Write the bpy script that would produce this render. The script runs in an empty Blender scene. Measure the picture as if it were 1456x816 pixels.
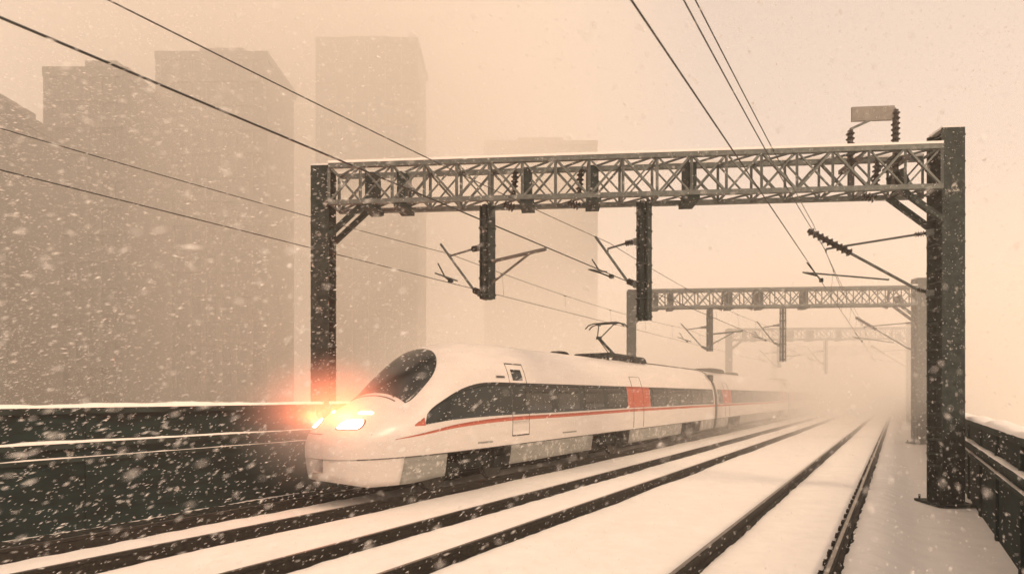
import bpy, math, random
from mathutils import Vector, noise
random.seed(7)
R = math.radians
C = bpy.context.scene.collection
scene = bpy.context.scene

# ------------------------------------------------------------------ frame of reference
# L = metres to the left of the camera (across the tracks), s = metres along the tracks, z = height over rail top
TH = R(35.0); F = 784.0; EYE = 2.2
ST, CT = math.sin(TH), math.cos(TH)
def P(L, s, z): return Vector((-L, s, z))
def at(px, depth):                    # (L, s) of a ground point seen in column px of the 1456 px photo
    x = (px - 728.0) / F * depth
    return (-x * CT + depth * ST, x * ST + depth * CT)

# ------------------------------------------------------------------ helpers
class MB:
    def __init__(self): self.v = []; self.f = []; self.smooth = False
    def add(self, vs, fs):
        b = len(self.v); self.v += [Vector(q) for q in vs]; self.f += [tuple(b + i for i in q) for q in fs]
    def box(self, c, size, rz=0.0):
        cx, cy, cz = c; sx, sy, sz = [q / 2 for q in size]; k, n = math.cos(rz), math.sin(rz)
        vs = [(cx + k * x * sx - n * y * sy, cy + n * x * sx + k * y * sy, cz + z * sz)
              for z in (-1, 1) for y in (-1, 1) for x in (-1, 1)]
        self.add(vs, [(0, 2, 3, 1), (4, 5, 7, 6), (0, 1, 5, 4), (2, 6, 7, 3), (0, 4, 6, 2), (1, 3, 7, 5)])
    def bar(self, a, b, w, h=None, up=(0, 0, 1)):
        a, b = Vector(a), Vector(b); h = h or w; d = (b - a).normalized(); u = Vector(up)
        if abs(d.dot(u)) > .98: u = Vector((1, 0, 0))
        r = d.cross(u).normalized(); u = r.cross(d).normalized()
        vs = [p + r * (i * w / 2) + u * (j * h / 2) for p in (a, b) for i, j in ((-1, -1), (1, -1), (1, 1), (-1, 1))]
        self.add(vs, [(0, 3, 2, 1), (4, 5, 6, 7), (0, 1, 5, 4), (1, 2, 6, 5), (2, 3, 7, 6), (3, 0, 4, 7)])
    def path(self, pts, rad, n=8, cap=True):
        pts = [Vector(p) for p in pts]; rr = rad if isinstance(rad, (list, tuple)) else [rad] * len(pts)
        base = len(self.v)
        for i, p in enumerate(pts):
            d = (pts[min(i + 1, len(pts) - 1)] - pts[max(i - 1, 0)]).normalized()
            u = Vector((0, 0, 1)) if abs(d.z) < .95 else Vector((1, 0, 0))
            r = d.cross(u).normalized(); u = r.cross(d)
            for k in range(n):
                a = 2 * math.pi * k / n
                self.v.append(p + (r * math.cos(a) + u * math.sin(a)) * rr[i])
        for i in range(len(pts) - 1):
            for k in range(n):
                a = base + i * n + k; b = base + i * n + (k + 1) % n
                self.f.append((a, b, b + n, a + n))
        if cap:
            self.f.append(tuple(base + k for k in range(n))[::-1])
            self.f.append(tuple(base + (len(pts) - 1) * n + k for k in range(n)))
    def insulator(self, a, b, r0=.03, r1=.075, sheds=7):
        a, b = Vector(a), Vector(b); pts = []; rad = []
        for i in range(sheds * 3 + 1):
            pts.append(a.lerp(b, i / (sheds * 3))); rad.append(r1 if i % 3 == 1 else r0)
        self.path(pts, rad, 10)
    def build(self, name, mat, parent=None, smooth=False):
        org = parent_world(parent)
        me = bpy.data.meshes.new(name)
        me.from_pydata([tuple(q - org) for q in self.v], [], self.f)
        me.materials.append(mat)
        if smooth:
            for p in me.polygons: p.use_smooth = True
        me.update()
        o = bpy.data.objects.new(name, me); C.objects.link(o)
        if parent: o.parent = parent
        return o
def parent_world(o):
    v = Vector((0, 0, 0))
    while o is not None: v = v + o.location; o = o.parent
    return v
def tag(o, label=None, cat=None, group=None, kind=None):
    if label: o['label'] = label
    if cat: o['category'] = cat
    if group: o['group'] = group
    if kind: o['kind'] = kind
    return o
def empty(name, loc, label, cat, group=None):
    o = bpy.data.objects.new(name, None); C.objects.link(o); o.location = loc; o.empty_display_size = .3
    return tag(o, label, cat, group)
def kids(o): return [q for q in bpy.data.objects if q.parent == o]
def copy_tree(o, parent=None):
    c = o.copy(); C.objects.link(c); c.parent = parent
    for ch in kids(o): copy_tree(ch, c)
    return c
def lerp_tab(tab, x):
    if x <= tab[0][0]: return tab[0][1]
    for (a, va), (b, vb) in zip(tab, tab[1:]):
        if x <= b:
            k = (x - a) / (b - a); return va + (vb - va) * k
    return tab[-1][1]
def smooth_tab(tab, x):               # monotone-ish Hermite through the table
    n = len(tab)
    if x <= tab[0][0]: return tab[0][1]
    if x >= tab[-1][0]: return tab[-1][1]
    for i in range(n - 1):
        if x <= tab[i + 1][0]: break
    def sl(j):
        if j == 0 or j == n - 1:
            q = min(max(j, 1), n - 1); return (tab[q][1] - tab[q - 1][1]) / (tab[q][0] - tab[q - 1][0])
        return (tab[j + 1][1] - tab[j - 1][1]) / (tab[j + 1][0] - tab[j - 1][0])
    x0, y0 = tab[i]; x1, y1 = tab[i + 1]; h = x1 - x0; t = (x - x0) / h
    return ((2*t**3 - 3*t*t + 1) * y0 + (t**3 - 2*t*t + t) * h * sl(i) + (-2*t**3 + 3*t*t) * y1 + (t**3 - t*t) * h * sl(i + 1))

# ------------------------------------------------------------------ materials
def mat(name, col, rough=.7, metal=0.0, var=.15, scale=6.0, bump=0.0, col2=None, spec=.5, stretch=None, coat=0.0, cling=0.0):
    m = bpy.data.materials.new(name); m.use_nodes = True; nt = m.node_tree; b = nt.nodes['Principled BSDF']
    b.inputs['Roughness'].default_value = rough; b.inputs['Metallic'].default_value = metal
    b.inputs['Specular IOR Level'].default_value = spec; b.inputs['Coat Weight'].default_value = coat
    tc = nt.nodes.new('ShaderNodeTexCoord'); nz = nt.nodes.new('ShaderNodeTexNoise')
    nz.inputs['Scale'].default_value = scale; nz.inputs['Detail'].default_value = 6; nz.inputs['Roughness'].default_value = .62
    if stretch:
        mp = nt.nodes.new('ShaderNodeMapping'); mp.inputs['Scale'].default_value = stretch
        nt.links.new(tc.outputs['Object'], mp.inputs['Vector']); nt.links.new(mp.outputs['Vector'], nz.inputs['Vector'])
    else: nt.links.new(tc.outputs['Object'], nz.inputs['Vector'])
    cr = nt.nodes.new('ShaderNodeValToRGB')
    a = [max(0, c * (1 - var)) for c in col]; d = list(col2) if col2 else [min(1, c * (1 + var)) for c in col]
    cr.color_ramp.elements[0].position = .32; cr.color_ramp.elements[1].position = .68
    cr.color_ramp.elements[0].color = (*a, 1); cr.color_ramp.elements[1].color = (*d, 1)
    nt.links.new(nz.outputs['Fac'], cr.inputs['Fac']); nt.links.new(cr.outputs['Color'], b.inputs['Base Color'])
    if cling:                             # patches of snow blown onto the surface
        n2 = nt.nodes.new('ShaderNodeTexNoise'); n2.inputs['Scale'].default_value = 3.4; n2.inputs['Detail'].default_value = 9; n2.inputs['Roughness'].default_value = .72
        nt.links.new(tc.outputs['Object'], n2.inputs['Vector'])
        r2 = nt.nodes.new('ShaderNodeValToRGB'); r2.color_ramp.elements[0].position = .66 - cling; r2.color_ramp.elements[1].position = .76 - cling
        m2 = nt.nodes.new('ShaderNodeMix'); m2.data_type = 'RGBA'; m2.inputs['B'].default_value = (.62, .60, .56, 1)
        nt.links.new(n2.outputs['Fac'], r2.inputs['Fac']); nt.links.new(r2.outputs['Color'], m2.inputs['Factor'])
        nt.links.new(cr.outputs['Color'], m2.inputs['A']); nt.links.new(m2.outputs['Result'], b.inputs['Base Color'])
    if bump:
        bp = nt.nodes.new('ShaderNodeBump'); bp.inputs['Strength'].default_value = bump; bp.inputs['Distance'].default_value = .02
        nt.links.new(nz.outputs['Fac'], bp.inputs['Height']); nt.links.new(bp.outputs['Normal'], b.inputs['Normal'])
    return m
def emit(name, col, strength):
    m = bpy.data.materials.new(name); m.use_nodes = True; nt = m.node_tree
    b = nt.nodes['Principled BSDF']; b.inputs['Base Color'].default_value = (.8, .8, .8, 1)
    b.inputs['Emission Color'].default_value = (*col, 1); b.inputs['Emission Strength'].default_value = strength
    return m

M = {
 'snow': mat('snow', (.86, .83, .79), .9, var=.04, scale=2.6, bump=.5),
 'snow_cap': mat('snow_cap', (.85, .82, .78), .9, var=.03, scale=5, bump=.2),
 'flake': mat('flake', (.9, .88, .85), .9, var=.02),
 'steel': mat('steel', (.012, .026, .026), .6, spec=.12, metal=.1, var=.5, col2=(.04, .055, .05), cling=.055, scale=7, bump=.2),
 'steel_pale': mat('steel_pale', (.115, .13, .12), .55, metal=.3, var=.35, scale=7, bump=.15),
 'galv': mat('galv', (.14, .14, .125), .5, metal=.4, var=.3, scale=9),
 'porcelain': mat('porcelain', (.03, .024, .02), .25, var=.2),
 'rail': mat('rail', (.022, .019, .016), .6, spec=.12, metal=.3, var=.5, scale=14, bump=.3),
 'railtop': mat('railtop', (.22, .2, .18), .32, metal=.9, var=.2, scale=5),
 'wire': mat('wire', (.022, .026, .024), .5, metal=.4),
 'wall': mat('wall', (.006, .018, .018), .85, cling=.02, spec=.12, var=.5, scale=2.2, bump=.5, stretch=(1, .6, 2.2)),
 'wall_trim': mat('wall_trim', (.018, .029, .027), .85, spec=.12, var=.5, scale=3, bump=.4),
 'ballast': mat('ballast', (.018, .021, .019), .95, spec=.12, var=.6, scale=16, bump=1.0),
 'white': mat('train_white', (.66, .61, .57), .34, var=.06, scale=3.5, coat=.2, stretch=(1, .25, 1.8)),
 'grey': mat('train_grey', (.26, .26, .24), .5, cling=.12, var=.18, scale=5, stretch=(1, .35, 1.6)),
 'glass': mat('train_glass', (.006, .014, .014), .16, var=.25, scale=1.2, spec=.45),
 'pane': mat('train_pane', (.022, .028, .026), .12, var=.3, scale=1.1, col2=(.05, .052, .045), stretch=(1, 1, .1)),
 'red': mat('train_red', (.42, .095, .055), .42, var=.12, scale=5),
 'dark': mat('train_under', (.012, .015, .014), .75, spec=.12, cling=.03, var=.5, scale=8, bump=.4),
 'seam': mat('seam', (.06, .055, .05), .7),
 'wheel': mat('wheel', (.05, .047, .042), .45, metal=.7, var=.4, scale=10),
 'concrete_a': mat('concrete_a', (.07, .068, .06), .9, var=.2, scale=.25, stretch=(1, 1, .25)),
 'concrete_b': mat('concrete_b', (.085, .08, .07), .9, var=.2, scale=.25, stretch=(1, 1, .25)),
 'bwin': mat('building_glass', (.062, .062, .056), .2, var=.3, scale=.6),
 'panelpale': mat('panel_pale', (.22, .20, .175), .6, var=.15),
 'lamp': emit('headlamp', (1.0, .78, .50), 11.0),
 'lamp_small': emit('marker_lamp', (1.0, .74, .48), 7.0),
}

# ------------------------------------------------------------------ ground
TRACKS = [(9.75, .78), (6.06, .80), (1.51, .78)]
RAILS = [c + k * h for c, h in TRACKS for k in (-1, 1)]
def ground_z(L, s):
    z = -.185
    near = min(abs(L - r) for r in RAILS)
    z -= .05 * math.exp(-(near / .10) ** 2)                        # snow melts back along each rail
    for c, h in TRACKS:
        if abs(L - c) < h: z += .035 * (1 - ((L - c) / h) ** 2) + (.012 * math.sin(2 * math.pi * s / .6) * (1 - ((L - c) / h) ** 4) * (.5 + noise.noise(Vector((L, s * .4, c)))) if s < 40 else 0)
    if L < .35:
        k = min(1, (.35 - L) / .75); k = k * k * (3 - 2 * k); z -= .20 * k
    if .05 < L < .62 and s < 45:                                     # sleeper ends under the snow
        e = math.sin(math.pi * (L - .05) / .57); z += .034 * e * max(0, math.sin(2 * math.pi * s / .6)) ** 2
    if -1.6 < L < 12.3:
        z += .030 * noise.noise(Vector((L * .9, s * .35, 0))) + .010 * noise.noise(Vector((L * 3.1, s * 1.7, 5)))
        z += .009 * noise.noise(Vector((L * 7, s * 5, 9))) + .012 * max(0, noise.noise(Vector((L * 1.7, s * .8, 20))))
    return z
def grid_lines():
    Ls = set()
    for a in [-190, -120, -60, -30, -12, -6, -3, 14, 18, 26, 40, 70, 120, 180, 240]: Ls.add(float(a))
    x = -1.9
    while x < 12.4: Ls.add(round(x, 3)); x += .12
    for r in RAILS:
        for d in (-.16, -.12, -.09, -.06, -.03, 0, .03, .06, .09, .12, .16): Ls.add(round(r + d, 3))
    ss = [-58., -40, -20, -8, -2]; x = 0.
    while x < 26: ss.append(x); x += .1
    while x < 60: ss.append(x); x += .3
    while x < 140: ss.append(x); x += 2
    ss += [180., 250, 330, 395]
    return sorted(Ls), ss
Ls, ss = grid_lines()
g = MB(); W = len(Ls)
for s in ss:
    for L in Ls: g.v.append(P(L, s, ground_z(L, s)))
for j in range(len(ss) - 1):
    for i in range(W - 1):
        a = j * W + i; g.f.append((a, a + W, a + W + 1, a + 1))
tag(g.build('snow_ground', M['snow'], smooth=True), kind='structure')

# dark stone drain between the far rail and the wall
g = MB(); cols = [10.78 + .07 * i for i in range(17)]; rows = [-6 + .07 * i for i in range(340)] + [18 + 2 * i for i in range(60)]
for s in rows:
    for i, L in enumerate(cols):
        e = min(1, min(i, 16 - i) / 2.0)
        g.v.append(P(L, s, ground_z(L, s) - .05 + e * (.085 + .05 * noise.noise(Vector((L * 9, s * 9, 3))))))
for j in range(len(rows) - 1):
    for i in range(16):
        a = j * 17 + i; g.f.append((a, a + 17, a + 18, a + 1))
tag(g.build('ballast', M['ballast']), kind='structure')

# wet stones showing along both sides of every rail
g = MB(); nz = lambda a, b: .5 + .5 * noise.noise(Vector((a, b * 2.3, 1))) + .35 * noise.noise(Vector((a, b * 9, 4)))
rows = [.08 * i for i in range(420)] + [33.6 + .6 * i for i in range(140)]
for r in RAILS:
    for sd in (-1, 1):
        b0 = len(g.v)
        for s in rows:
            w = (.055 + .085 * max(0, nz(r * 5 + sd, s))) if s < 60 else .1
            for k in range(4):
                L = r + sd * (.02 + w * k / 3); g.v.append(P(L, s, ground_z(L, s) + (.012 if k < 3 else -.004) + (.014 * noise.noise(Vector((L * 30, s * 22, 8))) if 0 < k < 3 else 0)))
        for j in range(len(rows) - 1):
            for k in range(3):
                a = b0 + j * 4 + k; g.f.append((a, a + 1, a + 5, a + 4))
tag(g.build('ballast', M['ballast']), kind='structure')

# ------------------------------------------------------------------ rails
RAIL_PROFILE = [(-.072, -.172), (.072, -.172), (.072, -.16), (.012, -.14), (.010, -.05), (.036, -.036), (.036, -.006),
                (.028, 0.0), (-.028, 0.0), (-.036, -.006), (-.036, -.036), (-.010, -.05), (-.012, -.14), (-.072, -.16)]
def rail_mesh(L, s0=-25, s1=190):
    m = MB(); n = len(RAIL_PROFILE); st = [s0 + (s1 - s0) * i / 12 for i in range(13)]
    for s in st:
        for u, z in RAIL_PROFILE: m.v.append(P(L + u * 1.15, s, z * 1.22 - .004))
    for j in range(12):
        for k in range(n):
            a = j * n + k; b = j * n + (k + 1) % n; m.f.append((a, a + n, b + n, b))
    return m
TL = ['pair of snow edged rails carrying the white train, nearest the dark left wall',
      'pair of dark rails in snow next to the train, second track from the right wall',
      'pair of dark rails in snow closest to the right hand wall, with clips along them']
for (c, h), lab in zip(TRACKS, TL):
    t = empty('railway_track', P(c, 0, -.17), lab, 'railway track', 'parallel railway tracks')
    for k in (-1, 1):
        r = rail_mesh(c + k * h).build('rail', M['rail'], t)
        top = MB(); top.box(P(c + k * h, 82, -.0025), (.05, 214, .005))
        top.build('running_surface', M['railtop'], r)
    if c < 3:
        cm = MB(); L = c - h
        cm.box(P(L + .085, 7, -.135), (.09, .10, .05)); cm.path([P(L + .05, 6.95, -.105), P(L + .10, 6.96, -.09), P(L + .12, 7.04, -.095), P(L + .05, 7.05, -.105)], .010, 6)
        first = cm.build('rail_clip', M['rail'], t)
        for i in range(1, 90):
            q = first.copy(); C.objects.link(q); q.parent = t; q.location = (0, .6 * i, 0)

# ------------------------------------------------------------------ parapet walls
def wall(Lf, zb, ztop, zled, side, name, label, s0, s1):
    """Lf = track-side face; side=+1: wall lies further left (larger L)"""
    t = empty(name, P(Lf + side * .12, s0, zb), label, 'wall')
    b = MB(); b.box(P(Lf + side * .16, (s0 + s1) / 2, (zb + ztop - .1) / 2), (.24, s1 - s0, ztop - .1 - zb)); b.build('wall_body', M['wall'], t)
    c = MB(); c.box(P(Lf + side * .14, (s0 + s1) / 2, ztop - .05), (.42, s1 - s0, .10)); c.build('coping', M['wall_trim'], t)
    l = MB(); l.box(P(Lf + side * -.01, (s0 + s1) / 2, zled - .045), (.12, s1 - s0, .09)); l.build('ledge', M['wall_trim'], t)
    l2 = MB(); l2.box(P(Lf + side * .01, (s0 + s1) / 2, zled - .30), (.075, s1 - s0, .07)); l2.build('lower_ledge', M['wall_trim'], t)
    p = MB(); x = s0 + .6
    while x < min(s1, 70):
        p.box(P(Lf + side * .022, x, (zled + ztop - .1) / 2), (.052, .16, ztop - .1 - zled - .002))
        p.box(P(Lf + side * .022, x, (zb + zled - .335) / 2), (.052, .16, zled - .335 - zb - .002)); x += 2.4
    p.build('pilaster', M['wall'], t)
    def cap(nm, Lc, w, z, th, amp):
        m = MB(); s = s0; prof = [(-.5, 0), (-.46, .6), (-.25, .95), (0, 1), (.25, .95), (.46, .6), (.5, 0)]; n = 0; step = .16
        while s <= s1:
            k = 1 + amp * noise.noise(Vector((Lc, s * .8, z))) + .35 * amp * noise.noise(Vector((Lc, s * 3.7, z)))
            for u, h in prof: m.v.append(P(Lc + u * w * (1 + .12 * noise.noise(Vector((s * 2, u, z)))), s, z + max(.002, h * th * max(.08, k))))
            n += 1; s += step if s < 40 else 3
        for j in range(n - 1):
            for i in range(6):
                a = j * 7 + i; m.f.append((a, a + 1, a + 8, a + 7) if side > 0 else (a, a + 1, a + 8, a + 7))
        m.build(nm, M['snow_cap'], t, True)
    cap('snow_cap', Lf + side * .14, .40, ztop + .001, .07, .9)
    cap('ledge_snow', Lf + side * -.012, .11, zled + .001, .032, 1.3)
    cap('ledge_snow', Lf + side * .008, .06, zled - .264, .012, 2.0)
wall(11.95, -.2, 1.98, 1.36, 1, 'parapet_wall', 'dark panelled parapet wall with snowy coping behind the train, on the far side', -4, 150)
wall(-1.42, -.38, 1.62, 1.10, -1, 'parapet_wall', 'dark parapet wall with snowy ledges beside the big foreground mast', -2, 150)

# ------------------------------------------------------------------ gantries
ML, MS = -.92, 16.6                      # foot of the nearest mast
PL, PS = 12.12, 8.85                     # foot of the pole at the other end of its beam
A = P(ML, MS, 0); B = P(PL, PS, 0); E1 = (B - A).normalized(); E2 = Vector((-E1.y, E1.x, 0)); SPAN = (B - A).length
RZ = math.atan2(E1.y, E1.x)
ZB, ZT = 7.03, 7.95
def Lbeam(L):                            # point of the beam axis over offset L
    k = (L - ML) / (PL - ML); return A.lerp(B, k)
def cantilever(root, Lf, Lt, s, zlo, zt, contact_L, long_tip=False):
    d = 1 if Lt > Lf else -1
    c = MB()
    a0 = P(Lf + d * .34, s, zlo + .12); tip = P(Lt + d * .35, s, zt + (.45 if long_tip else .3))
    c.path([a0, tip], .034, 8)
    c.path([P(Lf + d * .36, s, zt), P(Lt, s, zt - .06)], .028, 8)
    c.path([P(Lf + d * .9, s, zlo + .42), P(Lt + d * .55, s, 5.50)], .022, 8)
    c.path([P(Lt, s, zt - .06), P(Lt, s, zt - .16)], .02, 6)
    c.box(P(Lf + d * .09, s, zlo), (.16, .14, .14)); c.box(P(Lf + d * .09, s, zt), (.16, .14, .14))
    o = c.build('cantilever', M['steel_pale'], root)
    i = MB(); i.insulator(P(Lf + d * .10, s, zlo + .005), a0, .035, .085, 6); i.build('insulator', M['porcelain'], o)
    i = MB(); i.insulator(P(Lf + d * .10, s, zt), P(Lf + d * .40, s, zt), .035, .08, 6)
    i.build('insulator', M['porcelain'], o)
    if long_tip:
        i = MB(); dr = (tip - a0).normalized(); i.insulator(tip - dr * 1.15, tip + dr * .08, .06, .115, 9); i.build('insulator', M['porcelain'], o)
    st = MB(); st.path([P(Lt + d * .5, s, 5.48), P(Lt + d * .2, s, 5.36), P(contact_L, s, 5.215)], .022, 6); st.box(P(contact_L, s, 5.235), (.09, .12, .09)); st.path([P(Lt + d * .2, s, 5.36), P(Lt + d * .45, s, 5.75)], .018, 6)
    st.build('steady_arm', M['steel'], o)
def gantry():
    root = empty('overhead_line_gantry', P(ML, MS, -.37), 'nearest steel gantry, tall dark mast in front of the right wall', 'gantry', 'lattice gantries over the tracks')
    # masts
    def mast(p, zb, zt, nm, w):
        m = MB(); h = zt - zb
        m.box((p.x, p.y, zb + h / 2), (w * .30, w, h), RZ)                          # web
        for k in (-1, 1): m.box(tuple(p + E2 * (k * w * .5) + Vector((0, 0, zb + h / 2))), (w, .045, h), RZ)
        z = zb + .9
        while z < zt - .2:
            m.box((p.x, p.y, z), (w * .92, w * .96, .05), RZ)
            m.box((p.x, p.y, z + .28), (w * 1.06, w * 1.10, .035), RZ); z += .62
        o = m.build(nm, M['steel'], root)
        bp = MB(); bp.box((p.x, p.y, zb + .03), (w * 1.75, w * 1.75, .06), RZ)
        for i in (-1, 1):
            for j in (-1, 1):
                q = p + E1 * (i * w * .72) + E2 * (j * w * .72); bp.path([(q.x, q.y, zb + .05), (q.x, q.y, zb + .17)], .025, 6)
        for i in (-1, 1):
            q = p + E1 * (i * w * .56); bp.box((q.x, q.y, zb + .17), (w * .5, .03, .24), RZ)
        bp.build('base_plate', M['steel'], root)
        sc = MB(); sc.box((p.x, p.y, zt + .025), (w * .9, w * .95, .05), RZ); sc.build('snow_cap', M['snow_cap'], root)
        return o
    mast(A, -.37, 8.42, 'mast', .50); mast(B, -.2, 8.02, 'pole', .46)
    # box truss
    a = A + E1 * .30; b = B - E1 * .28; n = 18; HW = .34; m = MB(); step = (b - a) / n
    for k in (-1, 1):
        for z in (ZB, ZT): m.bar(a + E2 * (k * HW) + Vector((0, 0, z)), b + E2 * (k * HW) + Vector((0, 0, z)), .10, .11)
    for i in range(n + 1):
        q = a + step * i
        for k in (-1, 1):
            m.bar(q + E2 * (k * HW) + Vector((0, 0, ZB + .05)), q + E2 * (k * HW) + Vector((0, 0, ZT - .05)), .055, .055)
        for z in (ZB, ZT): m.bar(q - E2 * (HW - .05) + Vector((0, 0, z)), q + E2 * (HW - .05) + Vector((0, 0, z)), .05, .05)
        if i < n:
            for k in (-1, 1):
                z0, z1 = (ZB, ZT) if (i % 2 == 0) else (ZT, ZB)
                m.bar(q + E2 * (k * HW) + Vector((0, 0, z0)), q + step + E2 * (k * HW) + Vector((0, 0, z1)), .06, .05)
                q2 = q + step * .5
                m.bar(q + E2 * (k * (HW - .012)) + Vector((0, 0, z1)), q + step + E2 * (k * (HW - .012)) + Vector((0, 0, z0)), .035, .035)
            for z in (ZB, ZT): m.bar(q + E2 * HW + Vector((0, 0, z)), q + step - E2 * HW + Vector((0, 0, z)), .045, .04)
    m.build('lattice_beam', M['steel_pale'], root)
    # knees
    kn = MB()
    for k in (-1, 1):
        o2 = E2 * (k * .26)
        kn.bar(A + E1 * .2 + o2 + Vector((0, 0, 6.25)), A + E1 * 1.15 + o2 + Vector((0, 0, 7.0)), .10, .12)
    kn.bar(A + E1 * .95 + Vector((0, 0, 7.04)), A + E1 * 1.15 + Vector((0, 0, 7.5)), .5, .14); kn.build('knee_brace', M['steel'], root)
    kn = MB()
    for k in (-1, 1):
        o2 = E2 * (k * .24)
        kn.bar(B - E1 * .2 + o2 + Vector((0, 0, 6.2)), B - E1 * 1.1 + o2 + Vector((0, 0, 7.0)), .10, .12)
    kn.build('knee_brace', M['steel'], root)
    # snow lying on the top chords
    sc = MB()
    for k in (-1, 1): sc.bar(a + E2 * (k * HW) + Vector((0, 0, ZT + .085)), b + E2 * (k * HW) + Vector((0, 0, ZT + .085)), .11, .055)
    sc.build('beam_snow', M['snow_cap'], root)
    # gusset clusters and hanging insulators along the beam
    for L in (11.0, 10.3, 7.6, 6.2, 4.2):
        q = Lbeam(L); gs = MB()
        gs.box((q.x, q.y, ZB - .10), (.34, .74, .10), RZ); gs.box((q.x, q.y, (ZB + ZT) / 2 - .12), (.22, .60, .84), RZ); gs.build('clamp_box', M['steel'], root)

    for L in (7.9, 6.5, .45):
        q = Lbeam(L); hang = MB(); hang.insulator((q.x, q.y, ZB - .14), (q.x - .25, q.y - .1, ZB - .02), .05, .11, 4); hang.build('insulator', M['porcelain'], root); hang = MB()
        hang.insulator((q.x, q.y, ZB + .15), (q.x + .05, q.y, ZT - .1), .05, .10, 6); hang.build('insulator', M['porcelain'], root)
    # drop posts
    for L, zlow in ((8.47, 4.62), (5.13, 4.05)):
        q = Lbeam(L); d = MB(); d.box((q.x, q.y, (zlow + ZB - .06) / 2), (.10, .30, ZB - .06 - zlow))
        for k in (-1, 1): d.box((q.x + k * .13, q.y, (zlow + ZB - .06) / 2), (.03, .28, ZB - .06 - zlow))
        z = zlow + .1
        while z < ZB - .3: d.box((q.x, q.y, z), (.31, .32, .045)); z += .42
        d.build('drop_post', M['steel'], root)
    cantilever(root, ML + .2, 1.55, MS, 4.65, 6.10, 1.66, True)
    q = Lbeam(5.13); cantilever(root, 5.13 + .1, 6.1, q.y, 4.95, 6.02, 6.0)
    q = Lbeam(8.47); cantilever(root, 8.47 + .1, 9.7, q.y, 4.78, 5.95, 9.7)
    # bracket arm on the other side of the train's drop post
    br = MB(); br.path([P(8.35, q.y, 5.55), P(6.75, q.y, 5.62)], .045, 8); br.path([P(8.35, q.y, 5.0), P(7.2, q.y, 5.58)], .03, 8)
    br.build('bracket_arm', M['steel_pale'], root)
    return root
G0 = gantry()
SPACING = [0, 20.0, 41.5, 63, 86, 110]
GL = [None, 'second steel gantry down the line, pale in the haze, beyond the foreground mast',
      'third steel gantry along the line, faint in the snow haze', 'farthest gantry, barely visible, fourth down the snowy line']
for i in range(1, 4):
    c = copy_tree(G0); c.location = (c.location.x, c.location.y + SPACING[i], c.location.z); c['label'] = GL[i]

# switch frame standing on the nearest beam
q0 = Lbeam(.94); q1 = Lbeam(.05)
t = empty('isolator_frame', (q0 + q1) / 2 + Vector((0, 0, ZT + .06)), 'two dark insulator posts with pale plate on top of the nearest gantry beam', 'switch frame')
for q, zt in ((q0, 8.55), (q1, 9.0)):
    m = MB(); m.box((q.x, q.y, (7.2 + zt) / 2), (.09, .09, zt - 7.2), RZ)
    m.insulator((q.x, q.y, zt - .75), (q.x, q.y, zt), .055, .10, 6)
    m.box((q.x, q.y, ZT - .25), (.16, .80, .10), RZ); m.build('insulator_post', M['porcelain'], t)
m = MB(); c0 = (q0 + q1) / 2; m.box((c0.x, c0.y, 8.93), ((q1 - q0).length - .06, .05, .34), RZ)
m.build('plate', M['panelpale'], t)
m = MB(); m.bar(q0 + Vector((0, 0, 8.58)), q1 + Vector((0, 0, 9.03)), .05); m.build('cross_bar', M['steel_pale'], t)

# ------------------------------------------------------------------ overhead wires
def support_s(L):
    base = MS if L < 3 else Lbeam(5.13).y if L < 8 else Lbeam(8.47).y
    return [base - 21.0] + [base + d for d in SPACING]
def wire(name, label, L, zfun, r, group, cat='overhead wire'):
    sup = support_s(L); pts = []
    s = sup[0]
    while s < sup[-1]:
        pts.append(P(L, s, zfun(s, sup))); s += 1.0
    m = MB(); m.path(pts, r, 6); o = m.build(name, M['wire'], None, True); return tag(o, label, cat, group), sup
def sagged(z, sag):
    def f(s, sup):
        for a, b in zip(sup, sup[1:]):
            if a <= s <= b: k = (s - a) / (b - a); return z - sag * 4 * k * (1 - k)
        return z
    return f
CW = {1.66: ('contact wire over the clear track beside the big mast, lowest of the right hand wires', 5.2),
      6.0: ('thickest dark contact wire running over the middle track', 5.28),
      9.7: ('contact wire touching the pantograph of the white train', 5.17)}
MW = {1.58: ('messenger wire just above the contact wire of the track beside the big mast', 6.05, .3),
      6.06: ('messenger wire high over the middle track, top left of the photo', 6.10, .2),
      9.75: ('thin messenger wire with dropper clamps, above the wire over the train', 5.95, .22)}
for L, (lab, z) in CW.items():
    wire('contact_wire', lab, L, lambda s, sup, z=z: z, .012 if L == 6.0 else .009, 'contact wires')
for (L, (lab, z, sag)), (Lc, (_, zc)) in zip(MW.items(), CW.items()):
    f = sagged(z, sag); o, sup = wire('messenger_wire', lab, L, f, .0075, 'messenger wires')
    for a, b in zip(sup[1:4], sup[2:5]):
        for k in (.12, .31, .5, .69, .88):
            s = a + (b - a) * k; d = MB(); zt = f(s, sup)
            d.path([P(L, s, zt), P(Lc, s, zc)], .0035, 5); d.path([P(L, s - .12, zt), P(L, s - .05, zt - .01), P(L, s + .05, zt - .01), P(L, s + .12, zt)], [.009, .02, .02, .009], 6)
            d.build('dropper', M['wire'], o)
wire('feeder_wire', 'pale upper feeder wire, highest of the three wires converging on the big mast', 1.85, sagged(6.75, .15), .008, None)

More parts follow.
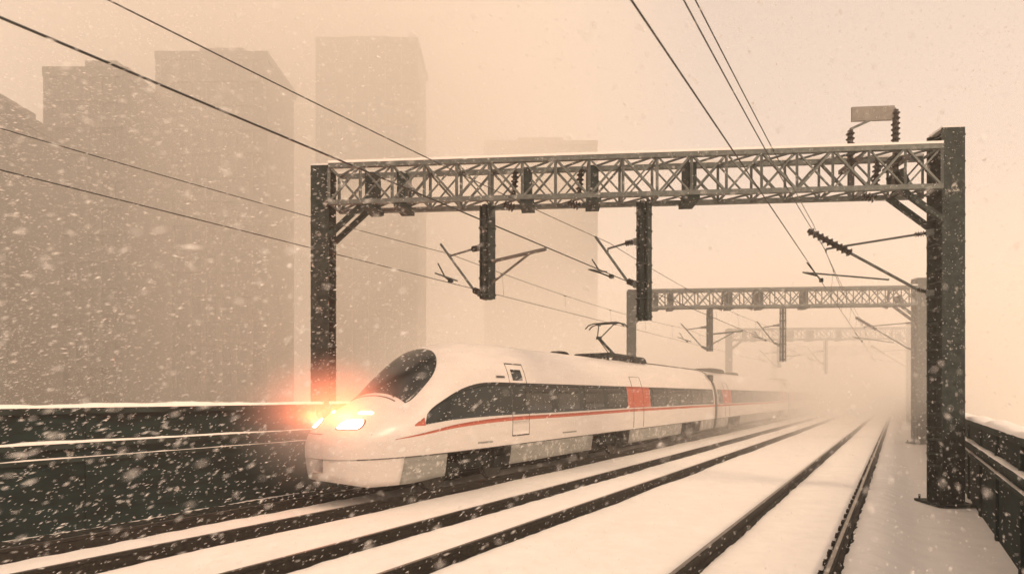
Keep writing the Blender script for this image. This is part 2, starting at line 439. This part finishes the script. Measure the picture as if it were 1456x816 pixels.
# ------------------------------------------------------------------ train
T0, TC = 6.98, 9.75                   # nose tip along the track, centre line
HWID = 1.42
TOP = [(0, 1.12), (.03, 1.28), (.1, 1.44), (.2, 1.56), (.45, 1.74), (.8, 1.91), (1.2, 2.08), (1.6, 2.29), (2.2, 2.82), (2.8, 3.26), (3.4, 3.49), (4.2, 3.60), (5.6, 3.64), (7, 3.64)]
def ztop(t): return smooth_tab(TOP, t)
def zwid(t): return lerp_tab([(0, .98), (.3, 1.12), (1.0, 1.30), (2.5, 1.45)], t)
def wid(t):
    k = min(max(t, 0) / 3.4, 1); return HWID * max(0.0, 1 - (1 - k) ** 2.8) ** (1 / 2.8)
def nexp(t): return lerp_tab([(0, 2.0), (1.5, 2.15), (4, 2.6)], t)
ZBELT = .90
def half(t, z):                       # half width of the hull at station t, height z
    zt, zw, w, n = ztop(t), zwid(t), wid(t), nexp(t)
    if z >= zt: return 0.0
    if z >= zw: return w * (1 - ((z - zw) / (zt - zw)) ** n) ** (1 / n)
    k = (zw - z) / (zw - .3); tuck = lerp_tab([(0, .35), (.6, .22), (1.6, .12), (3, .085)], t)
    return w * (1 - tuck * k * k)
def zsurf(t, u):                      # height of the hull's top at offset u
    zt, zw, w, n = ztop(t), zwid(t), wid(t), nexp(t); k = min(1, abs(u) / max(w, 1e-4))
    return zw + (zt - zw) * (1 - k ** n) ** (1 / n)
def t_front(u, z):                    # station at which the hull reaches (u, z), seen from ahead
    a, b = 0.0, 4.5
    for _ in range(40):
        c = (a + b) / 2
        if half(c, z) < abs(u): a = c
        else: b = c
    return b
def TP(t, u, z): return P(TC + u, T0 + t, z)
train = empty('high_speed_train', P(TC, T0, 0), 'white high speed train with red stripe and blazing headlights coming through the snow', 'train')
def hull_mesh(t0, t1, step_small=True):
    st = []
    if t0 == 0:
        st = [0.0, .006, .015, .03, .05, .08, .12]; x = .17
        while x < 6: st.append(x); x += .07
        x = 6.0
    else: st = [t0]; x = t0 + 1.5
    while x < t1 - .5: st.append(x); x += 1.5
    st.append(t1); return st
def hull_section(t):
    zt, zw, w, n = ztop(t), zwid(t), wid(t), nexp(t); pts = []
    for k in range(5): z = ZBELT + (zw - ZBELT) * k / 5; pts.append((half(t, z), z))
    NU = 20
    for k in range(NU + 1):
        a = math.pi / 2 * k / NU
        pts.append((w * max(0, math.cos(a)) ** (2 / n), zw + (zt - zw) * math.sin(a) ** (2 / n)))
    return pts
CARS = [(0.0, 24.6), (25.1, 49.6), (50.1, 74.6), (75.1, 99.6), (100.1, 124.6)]
for i, (t0, t1) in enumerate(CARS):
    b = MB(); st = hull_mesh(t0, t1); n = None
    for t in st:
        sec = hull_section(t); ring = [(-u, z) for u, z in sec] + [(u, z) for u, z in sec[-2::-1]]; n = len(ring)
        for u, z in ring: b.v.append(TP(t, u, z))
    for j in range(len(st) - 1):
        for k in range(n - 1):
            a = j * n + k; b.f.append((a, a + 1, a + n + 1, a + n))
    for j in ([len(st) - 1] if i == 0 else [0, len(st) - 1]): b.f.append(tuple(j * n + k for k in range(n)))
    b.build('car_body', M['white'], train, True)
    # floor and grey skirt, open over the bogies
    sk = MB()
    bog = [(2.45, 4.95), (t1 - 14.9, t1 - 11.9) if False else (9.7, 12.8), (t1 - 5.6, t1 - 2.6)] if i == 0 else [(t0 + 2.6, t0 + 5.6), (t1 - 5.6, t1 - 2.6)]
    stops = [t0]
    segs = []; cur = t0
    for q in bog: segs.append((cur, q[0])); cur = q[1]
    segs.append((cur, t1))
    if i == 0: segs = [(0.0, 1.25)] + [(1.25, segs[0][1])] + segs[1:]
    for a, c in segs:
        nn = max(2, int((c - a) / (.12 if a < 3 else 1.0))); base = len(sk.v)
        zlow = lambda t: lerp_tab([(0, .62), (.2, .42), (.6, .30), (1.5, .30), (2.2, .36), (3.0, .38)], t)
        for j in range(nn + 1):
            t = a + (c - a) * j / nn
            t = max(t, .004)
            zl = zlow(t)
            for sd in (-1, 1):
                for k in range(6):
                    z = ZBELT - .012 + (zl - ZBELT + .012) * k / 5; sk.v.append(TP(t, sd * (half(t, z) - .012), z))
        for j in range(nn):
            for sd in (0, 6):
                for k in range(5):
                    p0 = base + j * 12 + sd + k; sk.f.append((p0, p0 + 1, p0 + 13, p0 + 12))
            p0 = base + j * 12; sk.f.append((p0 + 5, p0 + 11, p0 + 23, p0 + 17))
        sk.f.append(tuple(base + k for k in range(6)) + tuple(base + 11 - k for k in range(6)))
        e = base + nn * 12; sk.f.append(tuple(e + k for k in range(6)) + tuple(e + 11 - k for k in range(6)))
        sk.build('nose_apron' if c == 1.25 else 'skirt', M['white'] if c == 1.25 else M['grey'], train, True); sk = MB()
    fl = MB(); fl.box(TP((t0 + 1.5 + t1) / 2, 0, .86), (2.3, t1 - t0 - 1.5, .06)); fl.build('underfloor', M['dark'], train)
    # belt seam
    for sd in (-1, 1):
        m = MB(); m.path([TP(t, sd * (half(t, ZBELT) + .001), ZBELT) for t in ([q for q in st if q > .3])], .011, 6); m.build('belt_seam', M['seam'], train)
    # bogies
    for q0, q1 in bog:
        c = (q0 + q1) / 2; m = MB()
        for sd in (-1, 1):
            m.bar(TP(c - 1.45, sd * 1.02, .50), TP(c + 1.45, sd * 1.02, .50), .14, .20); m.bar(TP(c - .5, sd * 1.08, .62), TP(c + .5, sd * 1.08, .62), .2, .3)
            for k in (-.95, .95): m.box(TP(c + k, sd * 1.06, .47), (.18, .34, .30)); m.path([TP(c + k * .62, sd * 1.12, .42), TP(c + k * .62, sd * 1.12, .8)], .055, 8)
        m.box(TP(c, 0, .58), (2.0, .5, .26)); bo = m.build('bogie', M['dark'], train)
        for k in (-1.15, 1.15):
            wm = MB()
            for sd in (-1, 1): wm.path([TP(c + k, sd * .70, .455), TP(c + k, sd * .72, .455), TP(c + k, sd * .725, .455), TP(c + k, sd * .835, .455)], [.47, .47, .452, .45], 28)
            wm.path([TP(c + k, -.7, .455), TP(c + k, .7, .455)], .08, 10); wm.build('wheelset', M['wheel'], bo)
    if i < len(CARS) - 1:
        m = MB(); m.box(TP(t1 + .25, 0, 2.1), (2.3, .7, 2.5)); m.build('gangway_bellows', M['dark'], train)

def side_patch(name, mt, ts, zlo, zhi, sd, off, rows=6, parent=None):
    """strip lying on the hull side between two height curves, with a rim"""
    m = MB(); n = rows + 1
    for t in ts:
        a, b = zlo(t), zhi(t)
        for k in range(n):
            z = a + (b - a) * k / rows; m.v.append(TP(t, sd * (half(t, z) + off), z))
    for j in range(len(ts) - 1):
        for k in range(rows):
            a = j * n + k; m.f.append((a, a + 1, a + n + 1, a + n))
    # rim back to the hull
    N = len(m.v)
    for j, t in enumerate(ts):
        for k in (0, rows):
            z = zlo(t) + (zhi(t) - zlo(t)) * k / rows; m.v.append(TP(t, sd * (half(t, z) - .01), z))
    for j in range(len(ts) - 1):
        m.f.append((j * n, N + 2 * j, N + 2 * j + 2, (j + 1) * n)); m.f.append((j * n + rows, (j + 1) * n + rows, N + 2 * j + 3, N + 2 * j + 1))
    return m.build(name, mt, parent or train, True)
def round_off(a, b, k=.55):             # squeezes a unit square's corners in, so a patch gets rounded ends
    x, y = 2 * a - 1, 2 * b - 1
    return (.5 + .5 * (x * (1 - k) + k * x * math.sqrt(1 - y * y / 2)), .5 + .5 * (y * (1 - k) + k * y * math.sqrt(1 - x * x / 2)))
def rng(a, b, st):
    n = max(1, int(round((b - a) / st))); return [a + (b - a) * i / n for i in range(n + 1)]
B_LO = [(1.9, 1.570), (2.75, 1.645), (4.6, 1.69), (8, 1.70), (13, 1.73), (30, 1.74)]
B_HI = [(1.9, 1.585), (2.0, 1.80), (2.4, 2.05), (3.15, 2.36), (3.9, 2.51), (5, 2.54), (30, 2.54)]
lo = lambda t: smooth_tab(B_LO, t + .14) if t < 12.8 else 1.73
hi = lambda t: smooth_tab(B_HI, t + .14) if t < 4.8 else 2.54
DOORS = {0: [(12.55, 14.85)], 1: [(26.3, 28.4), (46.2, 48.3)], 2: [(51.4, 53.5), (71.2, 73.3)], 3: [(76.4, 78.5), (96, 98)], 4: [(101.4, 103.5)]}
for sd in (-1, 1):
    for i, (t0, t1) in enumerate(CARS):
        cuts = DOORS[i]; cur = 1.77 if i == 0 else t0 + .25
        end = t1 - .25
        pieces = []
        for a, b in cuts: pieces.append((cur, a)); cur = b
        pieces.append((cur, end))
        for a, b in pieces:
            if b - a < .3: continue
            ts = rng(a, min(b, 6), .08) + rng(6, b, .8)[1:] if a < 6 else rng(a, b, .8)
            side_patch('window_band', M['glass'], ts, lo, hi, sd, .006)
            # panes
            x = max(a + .35, 5.6)
            while x + 1.5 < b - .2 and x < 60:
                side_patch('window', M['pane'], rng(x, x + 1.35, .45), lambda t: lo(t) + .09, lambda t: hi(t) - .10, sd, .011, 3); x += 1.75
        for a, b in cuts:
            d = side_patch('door_panel', M['red'], rng(a, b, .4), lo, hi, sd, .007)
            if t0 < 60:
                m = MB()
                for x in (a + .55, a + 1.55):
                    m.path([TP(x, sd * (half(x, z) + .005), z) for z in rng(.96, 2.92, .08)], .009, 5)
                m.path([TP(x, sd * (half(x, 2.92) + .002), 2.92) for x in (a + .55, a + 1.55)], .009, 5)
                m.build('door_seam', M['seam'], d)
        # red stripe
        if i == 0:
            ts = rng(1.0, 6, .08) + rng(6, t1, .8)[1:]
            cz = [(1.0, 1.285), (1.7, 1.37), (2.75, 1.50), (4.6, 1.585), (8, 1.60), (13, 1.635)]
            th = [(1.0, .012), (1.7, .04), (2.75, .08), (4, .10), (20, .10)]
        else:
            ts = rng(t0, t1, 1.2); cz = [(0, 1.635), (1, 1.635)]; th = [(0, .10), (1, .10)]
        side_patch('red_stripe', M['red'], ts, lambda t: smooth_tab(cz, t) - lerp_tab(th, t) / 2, lambda t: smooth_tab(cz, t) + lerp_tab(th, t) / 2, sd, .005, 2)
    # red glow from the nose, painted as a patch ahead of the window tip
    side_patch('red_glow_patch', M['red'], rng(1.49, 1.765, .05), lambda t: 1.545 + .02 * (t - 1.47), lambda t: 1.56 + (t - 1.47) * .55, sd, .005, 3)
    # cab door
    m = MB(); a, b = 4.95, 5.75
    for z0, z1 in ((1.14, 3.05),):
        for x in (a, b): m.path([TP(x, sd * (half(x, z) + .003), z) for z in rng(z0, z1, .06)], .008, 5)
    m.path([TP(x, sd * (half(x, 3.05) + .004), 3.05) for x in (a, b)], .018, 5); m.path([TP(x, sd * (half(x, 1.14) + .004), 1.14) for x in (a, b)], .018, 5)
    cd = side_patch('cab_door', M['white'], rng(a, b, .2), lambda t: 1.14, lambda t: 1.52, sd, .003, 3)
    m.build('door_seam', M['seam'], cd)
    side_patch('door_window', M['glass'], rng(a + .16, b - .16, .12), lambda t: 2.60, lambda t: 2.90, sd, .006, 3, cd)
    side_patch('handle', M['seam'], rng(a - .55, a - .2, .1), lambda t: 2.66, lambda t: 2.71, sd, .02, 2, cd)
    # hatch and grille marks on the flank
    side_patch('service_hatch', M['grey'], rng(3.5, 4.1, .1), lambda t: 1.02, lambda t: 1.07, sd, .004, 2)
    side_patch('service_hatch', M['grey'], rng(7.6, 8.5, .3), lambda t: 1.05, lambda t: 1.09, sd, .004, 2)
    # headlamp in the nose
    def front_patch(name, mt, quad, off, parent=None, n=10):
        m = MB()
        for j in range(n + 1):
            for k in range(n + 1):
                a, b = round_off(j / n, k / n)
                u = (quad[0][0] * (1 - a) + quad[1][0] * a) * (1 - b) + (quad[3][0] * (1 - a) + quad[2][0] * a) * b
                z = (quad[0][1] * (1 - a) + quad[1][1] * a) * (1 - b) + (quad[3][1] * (1 - a) + quad[2][1] * a) * b
                t = t_front(u, z); e = .01
                nu = (half(t + e, z) - half(t - e, z)) / (2 * e); nz = -(half(t, z + e) - half(t, z - e)) / (2 * e)
                nv = Vector((-nu, 1.0, nz)); nv.normalize()            # (t, u, z) outward
                m.v.append(TP(t + nv.x * off, sd * (u + nv.y * off), z + nv.z * off))
        for j in range(n):
            for k in range(n):
                q = j * (n + 1) + k; m.f.append((q, q + 1, q + n + 2, q + n + 1))
        o = m.build(name, mt, parent or train, True)
        md = o.modifiers.new('thickness', 'SOLIDIFY'); md.thickness = .012; md.offset = 0
        return o
    hs = front_patch('headlight', M['seam'], [(.26, 1.49), (.80, 1.49), (.74, 1.71), (.34, 1.69)], .004)
    front_patch('lamp_lens', M['lamp'], [(.30, 1.505), (.77, 1.505), (.71, 1.695), (.37, 1.675)], .014, hs)
    front_patch('marker_light', M['lamp_small'], [(.40, 1.81), (.70, 1.81), (.64, 1.85), (.42, 1.85)], .010)
# windscreen
def top_patch(name, mt, f_edge, ts, off, parent=None, n=18):
    m = MB()
    for t in ts:
        w = f_edge(t)
        for k in range(n + 1):
            u = -w + 2 * w * k / n; z = zsurf(t, u); e = .01
            dt = (zsurf(t + e, u) - zsurf(t - e, u)) / (2 * e); du = (zsurf(t, u + e) - zsurf(t, u - e)) / (2 * e)
            nv = Vector((-dt, -du, 1)).normalized(); m.v.append(TP(t + nv.x * off, u + nv.y * off, z + nv.z * off))
    for j in range(len(ts) - 1):
        for k in range(n):
            a = j * (n + 1) + k; m.f.append((a, a + 1, a + n + 2, a + n + 1))
    o = m.build(name, mt, parent or train, True)
    md = o.modifiers.new('thickness', 'SOLIDIFY'); md.thickness = .014; md.offset = 0
    return o
def ws_edge(t):
    k = (t - 1.55) / 1.42
    return .98 * max(0.02, 1 - abs(2 * k - .62) ** 3.2 * .26 if k < .31 else max(0.02, (1 - ((k - .31) / .69) ** 3.0)) ** .45)
ws = top_patch('windscreen', M['glass'], ws_edge, rng(1.55, 2.965, .045), .008)
m = MB()
for u0, u1 in ((-.62, -.05), (.62, .05)):
    m.path([TP(1.50, u0, zsurf(1.50, u0) + .03), TP(1.62, (u0 + u1) / 2, zsurf(1.62, (u0 + u1) / 2) + .035), TP(1.70, u1, zsurf(1.70, u1) + .035)], .012, 6)
m.build('wiper', M['seam'], ws)
top_patch('nose_hatch_seam', M['seam'], lambda t: .72, rng(1.43, 1.455, .0125), .004)
m = MB(); m.path([TP(t_front(u, 1.40) - .004, sd * u, 1.40) for sd, us in ((-1, rng(.98, .02, .06)), (1, rng(.02, .98, .06))) for u in us], .008, 5); m.build('nose_seam', M['seam'], train)
m = MB(); m.box(TP(1.5, 0, .42), (1.7, .9, .22)); m.box(TP(1.5, 0, .27), (1.5, .5, .10)); m.build('snow_plough', M['dark'], train)

# pantograph and roof gear
pt = 20.5 - T0
m = MB(); zr = 3.63
for u in (-.55, .55): m.bar(TP(pt - .9, u, zr + .20), TP(pt + 1.1, u, zr + .20), .07, .07)
for x in (-.8, 0, 1.0): m.bar(TP(pt + x, -.6, zr + .20), TP(pt + x, .6, zr + .20), .07, .07)
for x in (-.8, 1.0):
    for u in (-.5, .5): m.insulator(TP(pt + x, u, zr - .06), TP(pt + x, u, zr + .18), .05, .085, 3)
pan = m.build('pantograph', M['steel'], train)
m = MB(); m.path([TP(pt + .95, 0, zr + .25), TP(pt - .55, 0, zr + .85)], [.06, .05], 8)
m.path([TP(pt + .95, .2, zr + .25), TP(pt - .45, .06, zr + .8)], .02, 6); m.build('lower_arm', M['steel'], pan)
m = MB()
for u in (-1, 1): m.path([TP(pt - .55, u * .07, zr + .85), TP(pt + .12, u * .33, 5.06)], .024, 6)
m.path([TP(pt - .55, -.1, zr + .85), TP(pt - .55, .1, zr + .85)], .06, 8); m.build('upper_arm', M['steel'], pan)
m = MB()
for x in (-.17, .17):
    m.path([TP(pt + .12 + x, -.86, 4.94), TP(pt + .12 + x, -.72, 5.07), TP(pt + .12 + x, -.5, 5.13), TP(pt + .12 + x, .5, 5.13), TP(pt + .12 + x, .72, 5.07), TP(pt + .12 + x, .86, 4.94)], .028, 7)
for u in (-.35, .35): m.bar(TP(pt - .05, u, 5.08), TP(pt + .29, u, 5.08), .05, .05)
m.build('collector_head', M['steel'], pan)
def roofbox(t, l, w, h, mt=None):
    m = MB(); z = ztop(t) - .05
    a = [(-w / 2, 0), (-w / 2, h * .6), (-w / 2 + .1, h), (w / 2 - .1, h), (w / 2, h * .6), (w / 2, 0)]
    ts = [(t - l / 2, .3), (t - l / 2 + .15, 1), (t + l / 2 - .15, 1), (t + l / 2, .3)]
    for x, k in ts:
        for u, q in a: m.v.append(TP(x, u, z + .05 * k + q * k))
    for j in range(3):
        for k in range(5): p = j * 6 + k; m.f.append((p, p + 1, p + 7, p + 6))
    m.f.append(tuple(range(6))); m.f.append(tuple(18 + k for k in range(6)))
    m.build('roof_unit', mt or M['dark'], train)
roofbox(9.8, .7, .5, .10); roofbox(pt + 2.4, 1.5, 1.1, .24); roofbox(pt - 1.6, .8, .9, .14); roofbox(28.6, 2.6, 1.2, .22); roofbox(33.5, 1.2, 1.0, .15); roofbox(53, 3, 1.2, .2)
m = MB(); m.path([TP(pt + 3.4, .3, zr + .12), TP(pt + 6.5, .3, zr + .13), TP(27.2, .3, zr + .12)], .03, 6); m.build('roof_cable', M['seam'], train)

# ------------------------------------------------------------------ buildings in the haze
def building(px0, px1, ytop, depth, label, mt, floors, colsn, thick=14, setback=True, skew=0.0):
    L0, s0 = at(px0, depth); L1, s1 = at(px1, depth)
    p0, p1 = P(L0, s0, 0), P(L1, s1, 0)
    if skew: p0 = p0 + Vector((-ST, CT, 0)) * skew
    e = (p1 - p0).normalized(); back = Vector((-e.y, e.x, 0)); w = (p1 - p0).length
    H = EYE + (562 - ytop) / F * depth; rz = math.atan2(e.y, e.x); c = (p0 + p1) / 2 + back * (thick / 2)
    t = empty('apartment_tower', (c.x, c.y, -.17), label, 'building', 'apartment towers in the haze')
    b = MB(); b.box((c.x, c.y, (H - .2) / 2 - .1), (w, thick, H + .0), rz)
    for k in range(colsn + 1):                                       # slim piers and floor bands
        q = p0 + e * (w * k / colsn) - back * .12; b.box((q.x, q.y, H / 2 - .2), (.5, .22, H), rz)
    b.build('wall', mt, t)
    r = MB(); r.box((c.x, c.y, H + .25), (w + .6, thick + .6, .9), rz)
    if setback: r.box((c.x, c.y, H + 1.6), (w * .42, thick * .5, 1.8), rz)
    r.build('roof', mt, t)
    fh = H / floors; cw = w / colsn; win = MB()
    wc = p0 + e * (cw * .5) - back * .03; win.box((wc.x, wc.y, fh * .5), (cw * .56, .05, fh * .5), rz)
    first = win.build('window', M['bwin'], t)
    for i in range(floors):
        for k in range(colsn):
            if i == k == 0: continue
            q = first.copy(); C.objects.link(q); q.parent = t; d = e * (cw * k); q.location = (d.x, d.y, fh * i)
    sl = MB()
    for i in range(1, floors):
        q = (p0 + p1) / 2 - back * .35; sl.box((q.x, q.y, fh * i + .02), (w * .96, .5, .35), rz)
    sl.build('balcony_slab', mt, t)
building(-110, 8, 160, 46, 'hazy tower cut off by the left picture edge', M['concrete_a'], 10, 5, 7)
building(68, 180, 108, 52, 'hazy slab tower second from the left edge', M['concrete_a'], 13, 6, 7)
building(226, 378, 84, 62, 'widest hazy apartment tower, between the slab tower and the gantry pole', M['concrete_b'], 15, 7, 8)
building(452, 592, 62, 78, 'tallest hazy tower, rising behind the left gantry pole', M['concrete_b'], 18, 6, 9)
building(690, 848, 205, 120, 'faintest low block just above the nearest gantry beam', M['concrete_b'], 20, 6, 9)

# ------------------------------------------------------------------ falling snow
fl = MB(); WIND = Vector((.06, -1, -.32)).normalized()
def flake(p, a, b):
    d = (WIND + Vector((random.gauss(0, .2), random.gauss(0, .2), random.gauss(0, .2)))).normalized()
    r = d.cross(Vector((random.gauss(0, 1), random.gauss(0, 1), random.gauss(0, 1)))).normalized(); n = d.cross(r)
    k = random.uniform(-.25, .25)
    fl.add([p - d * a, p + r * b + d * k * a, p + n * b * .6, p - r * b * random.uniform(.6, 1) - d * k * a, p - n * b * .6, p + d * a],
           [(0, 1, 2), (0, 2, 3), (0, 3, 4), (0, 4, 1), (5, 2, 1), (5, 3, 2), (5, 4, 3), (5, 1, 4)])
cnt = 0
while cnt < 170000:
    depth = .9 + 31 * random.random() ** .62
    x = random.uniform(-1.25, 1.25) * depth; zz = random.uniform(-.42, .85) * depth + EYE
    L, s = (-x * CT + depth * ST, x * ST + depth * CT)
    if zz < -.1: continue
    if abs(L - TC) < 1.5 and s > T0 - .1 and zz < 3.75: continue
    b = random.uniform(.0020, .0042) * (1 + .5 * min(1, depth / 14)) * (1.7 if random.random() < .06 else 1); flake(P(L, s, zz), b * random.uniform(3.0, 5.2), b * .9); cnt += 1
tag(fl.build('falling_snow', M['flake'], smooth=True), 'snowflakes driven by the wind across the whole view', 'snow', kind='stuff')

# ------------------------------------------------------------------ haze
HAZE = .0032
m = MB(); m.box((-30, 170, 29.5), (470, 480, 62))
hm = bpy.data.materials.new('haze'); hm.use_nodes = True; nt = hm.node_tree
for n_ in list(nt.nodes):
    if n_.type != 'OUTPUT_MATERIAL': nt.nodes.remove(n_)
pv = nt.nodes.new('ShaderNodeVolumePrincipled'); pv.inputs['Density'].default_value = HAZE
pv.inputs['Color'].default_value = (.93, .885, .82, 1); pv.inputs['Anisotropy'].default_value = .1
nt.links.new(pv.outputs['Volume'], [n_ for n_ in nt.nodes if n_.type == 'OUTPUT_MATERIAL'][0].inputs['Volume'])
tag(m.build('haze', hm), 'snow haze filling the whole valley of tracks', 'haze', kind='stuff')

def cloud(name, label, loc, radii, dens, soft, col=(.95, .925, .885)):
    m = MB(); n = 24
    for j in range(1, 12):
        a = math.pi * j / 12
        for k in range(n): m.v.append(Vector(loc) + Vector((math.sin(a) * math.cos(2 * math.pi * k / n) * radii[0], math.sin(a) * math.sin(2 * math.pi * k / n) * radii[1], math.cos(a) * radii[2])))
    top = len(m.v); m.v += [Vector(loc) + Vector((0, 0, radii[2])), Vector(loc) - Vector((0, 0, radii[2]))]
    for j in range(10):
        for k in range(n): p, q = j * n + k, j * n + (k + 1) % n; m.f.append((p, p + n, q + n, q))
    for k in range(n): m.f.append((top, k, (k + 1) % n)); m.f.append((top + 1, 10 * n + (k + 1) % n, 10 * n + k))
    mt = bpy.data.materials.new(name); mt.use_nodes = True; nt = mt.node_tree
    for q in list(nt.nodes):
        if q.type != 'OUTPUT_MATERIAL': nt.nodes.remove(q)
    out = [q for q in nt.nodes if q.type == 'OUTPUT_MATERIAL'][0]
    v = nt.nodes.new('ShaderNodeVolumePrincipled'); v.inputs['Color'].default_value = (*col, 1); v.inputs['Anisotropy'].default_value = .1
    tc = nt.nodes.new('ShaderNodeTexCoord'); mp = nt.nodes.new('ShaderNodeMapping'); mp.inputs['Location'].default_value = [-a / b for a, b in zip(loc, radii)]
    mp.inputs['Scale'].default_value = [1 / r for r in radii]
    gr = nt.nodes.new('ShaderNodeTexGradient'); gr.gradient_type = 'SPHERICAL'
    pw = nt.nodes.new('ShaderNodeMath'); pw.operation = 'POWER'; pw.inputs[1].default_value = soft
    ml = nt.nodes.new('ShaderNodeMath'); ml.operation = 'MULTIPLY'; ml.inputs[1].default_value = dens
    nt.links.new(tc.outputs['Object'], mp.inputs['Vector']); nt.links.new(mp.outputs['Vector'], gr.inputs['Vector'])
    nt.links.new(gr.outputs['Fac'], pw.inputs[0]); nt.links.new(pw.outputs[0], ml.inputs[0])
    nt.links.new(ml.outputs[0], v.inputs['Density']); nt.links.new(v.outputs['Volume'], out.inputs['Volume'])
    return tag(m.build(name, mt), label, 'snow cloud', kind='stuff')
cloud('snow_cloud', 'whirling powder snow thrown up along the far end of the train', (-9, 74, 1), (50, 58, 19), .11, 1.0, (.998, .975, .94))
cloud('snow_cloud', 'curtain of driven snow in front of the apartment towers', (-72, 48, 36), (58, 52, 62), .060, .8)
cloud('snow_spray', 'powder snow glowing round the nose of the train', tuple(TP(.40, .05, 1.62)), (2.1, 2.2, 1.6), .5, 1.5)

# ------------------------------------------------------------------ light
SUN_EL, SUN_AZ = 38.0, 95.0           # azimuth clockwise from +Y
w = bpy.data.worlds.new('World'); scene.world = w; w.use_nodes = True; nt = w.node_tree
bg = nt.nodes['Background']; sky = nt.nodes.new('ShaderNodeTexSky'); sky.sky_type = 'NISHITA'; sky.sun_disc = False
sky.sun_elevation = R(SUN_EL); sky.sun_rotation = R(SUN_AZ); sky.dust_density = 2; sky.air_density = 1
hs = nt.nodes.new('ShaderNodeHueSaturation'); hs.inputs['Saturation'].default_value = .08
mx = nt.nodes.new('ShaderNodeMix'); mx.data_type = 'RGBA'; mx.blend_type = 'MULTIPLY'; mx.inputs['Factor'].default_value = 1
mx.inputs['B'].default_value = (1.0, .80, .665, 1)
nt.links.new(sky.outputs['Color'], hs.inputs['Color']); oc = nt.nodes.new('ShaderNodeMix'); oc.data_type = 'RGBA'; oc.inputs['Factor'].default_value = .65; oc.inputs['B'].default_value = (3.5, 3.5, 3.5, 1)
nt.links.new(hs.outputs['Color'], oc.inputs['A']); nt.links.new(oc.outputs['Result'], mx.inputs['A'])
nt.links.new(mx.outputs['Result'], bg.inputs['Color']); bg.inputs['Strength'].default_value = .15
sl = bpy.data.lights.new('sun', 'SUN'); sl.energy = 1.5; sl.angle = R(20); sl.color = (1, .70, .46)
so = bpy.data.objects.new('sun', sl); C.objects.link(so)
dv = Vector((math.sin(R(SUN_AZ)) * math.cos(R(SUN_EL)), math.cos(R(SUN_AZ)) * math.cos(R(SUN_EL)), math.sin(R(SUN_EL))))
so.rotation_euler = (-dv).to_track_quat('-Z', 'Y').to_euler()
for sd in (-1, 1):                    # the two lit headlights
    ld = bpy.data.lights.new('headlight_beam', 'SPOT'); ld.energy = 95 if sd > 0 else 300; ld.color = (1.0, .115, .018); ld.spot_size = R(172); ld.spot_blend = .5; ld.shadow_soft_size = .10
    hb = bpy.data.objects.new('headlight_beam', ld); C.objects.link(hb); hb.location = TP(t_front(.55, 1.62) - .17, sd * .56, 1.67)
    hb.rotation_euler = Vector((.3, -.5, 1.0)).to_track_quat('-Z', 'Y').to_euler()

# ------------------------------------------------------------------ camera
cd = bpy.data.cameras.new('camera'); cam = bpy.data.objects.new('camera', cd); C.objects.link(cam); scene.camera = cam
cam.location = (0, 0, EYE); cam.rotation_euler = (R(90), 0, TH); cd.sensor_width = 36; cd.lens = F / 1456 * 36
cd.shift_y = (562 - 408) / 1456; cd.clip_end = 2000; cd.clip_start = .05
cd.dof.use_dof = True; cd.dof.focus_distance = 13.0; cd.dof.aperture_fstop = 1.1

scene.view_settings.view_transform = 'Standard'; scene.view_settings.look = 'None'; scene.view_settings.gamma = 1
scene.view_settings.use_curve_mapping = False; scene.view_settings.exposure = 0.74
scene.render.engine = 'CYCLES'
cy = scene.cycles; cy.use_denoising = True; cy.max_bounces = 8; cy.volume_bounces = 5; cy.diffuse_bounces = 3; cy.glossy_bounces = 3
cy.sample_clamp_indirect = 6
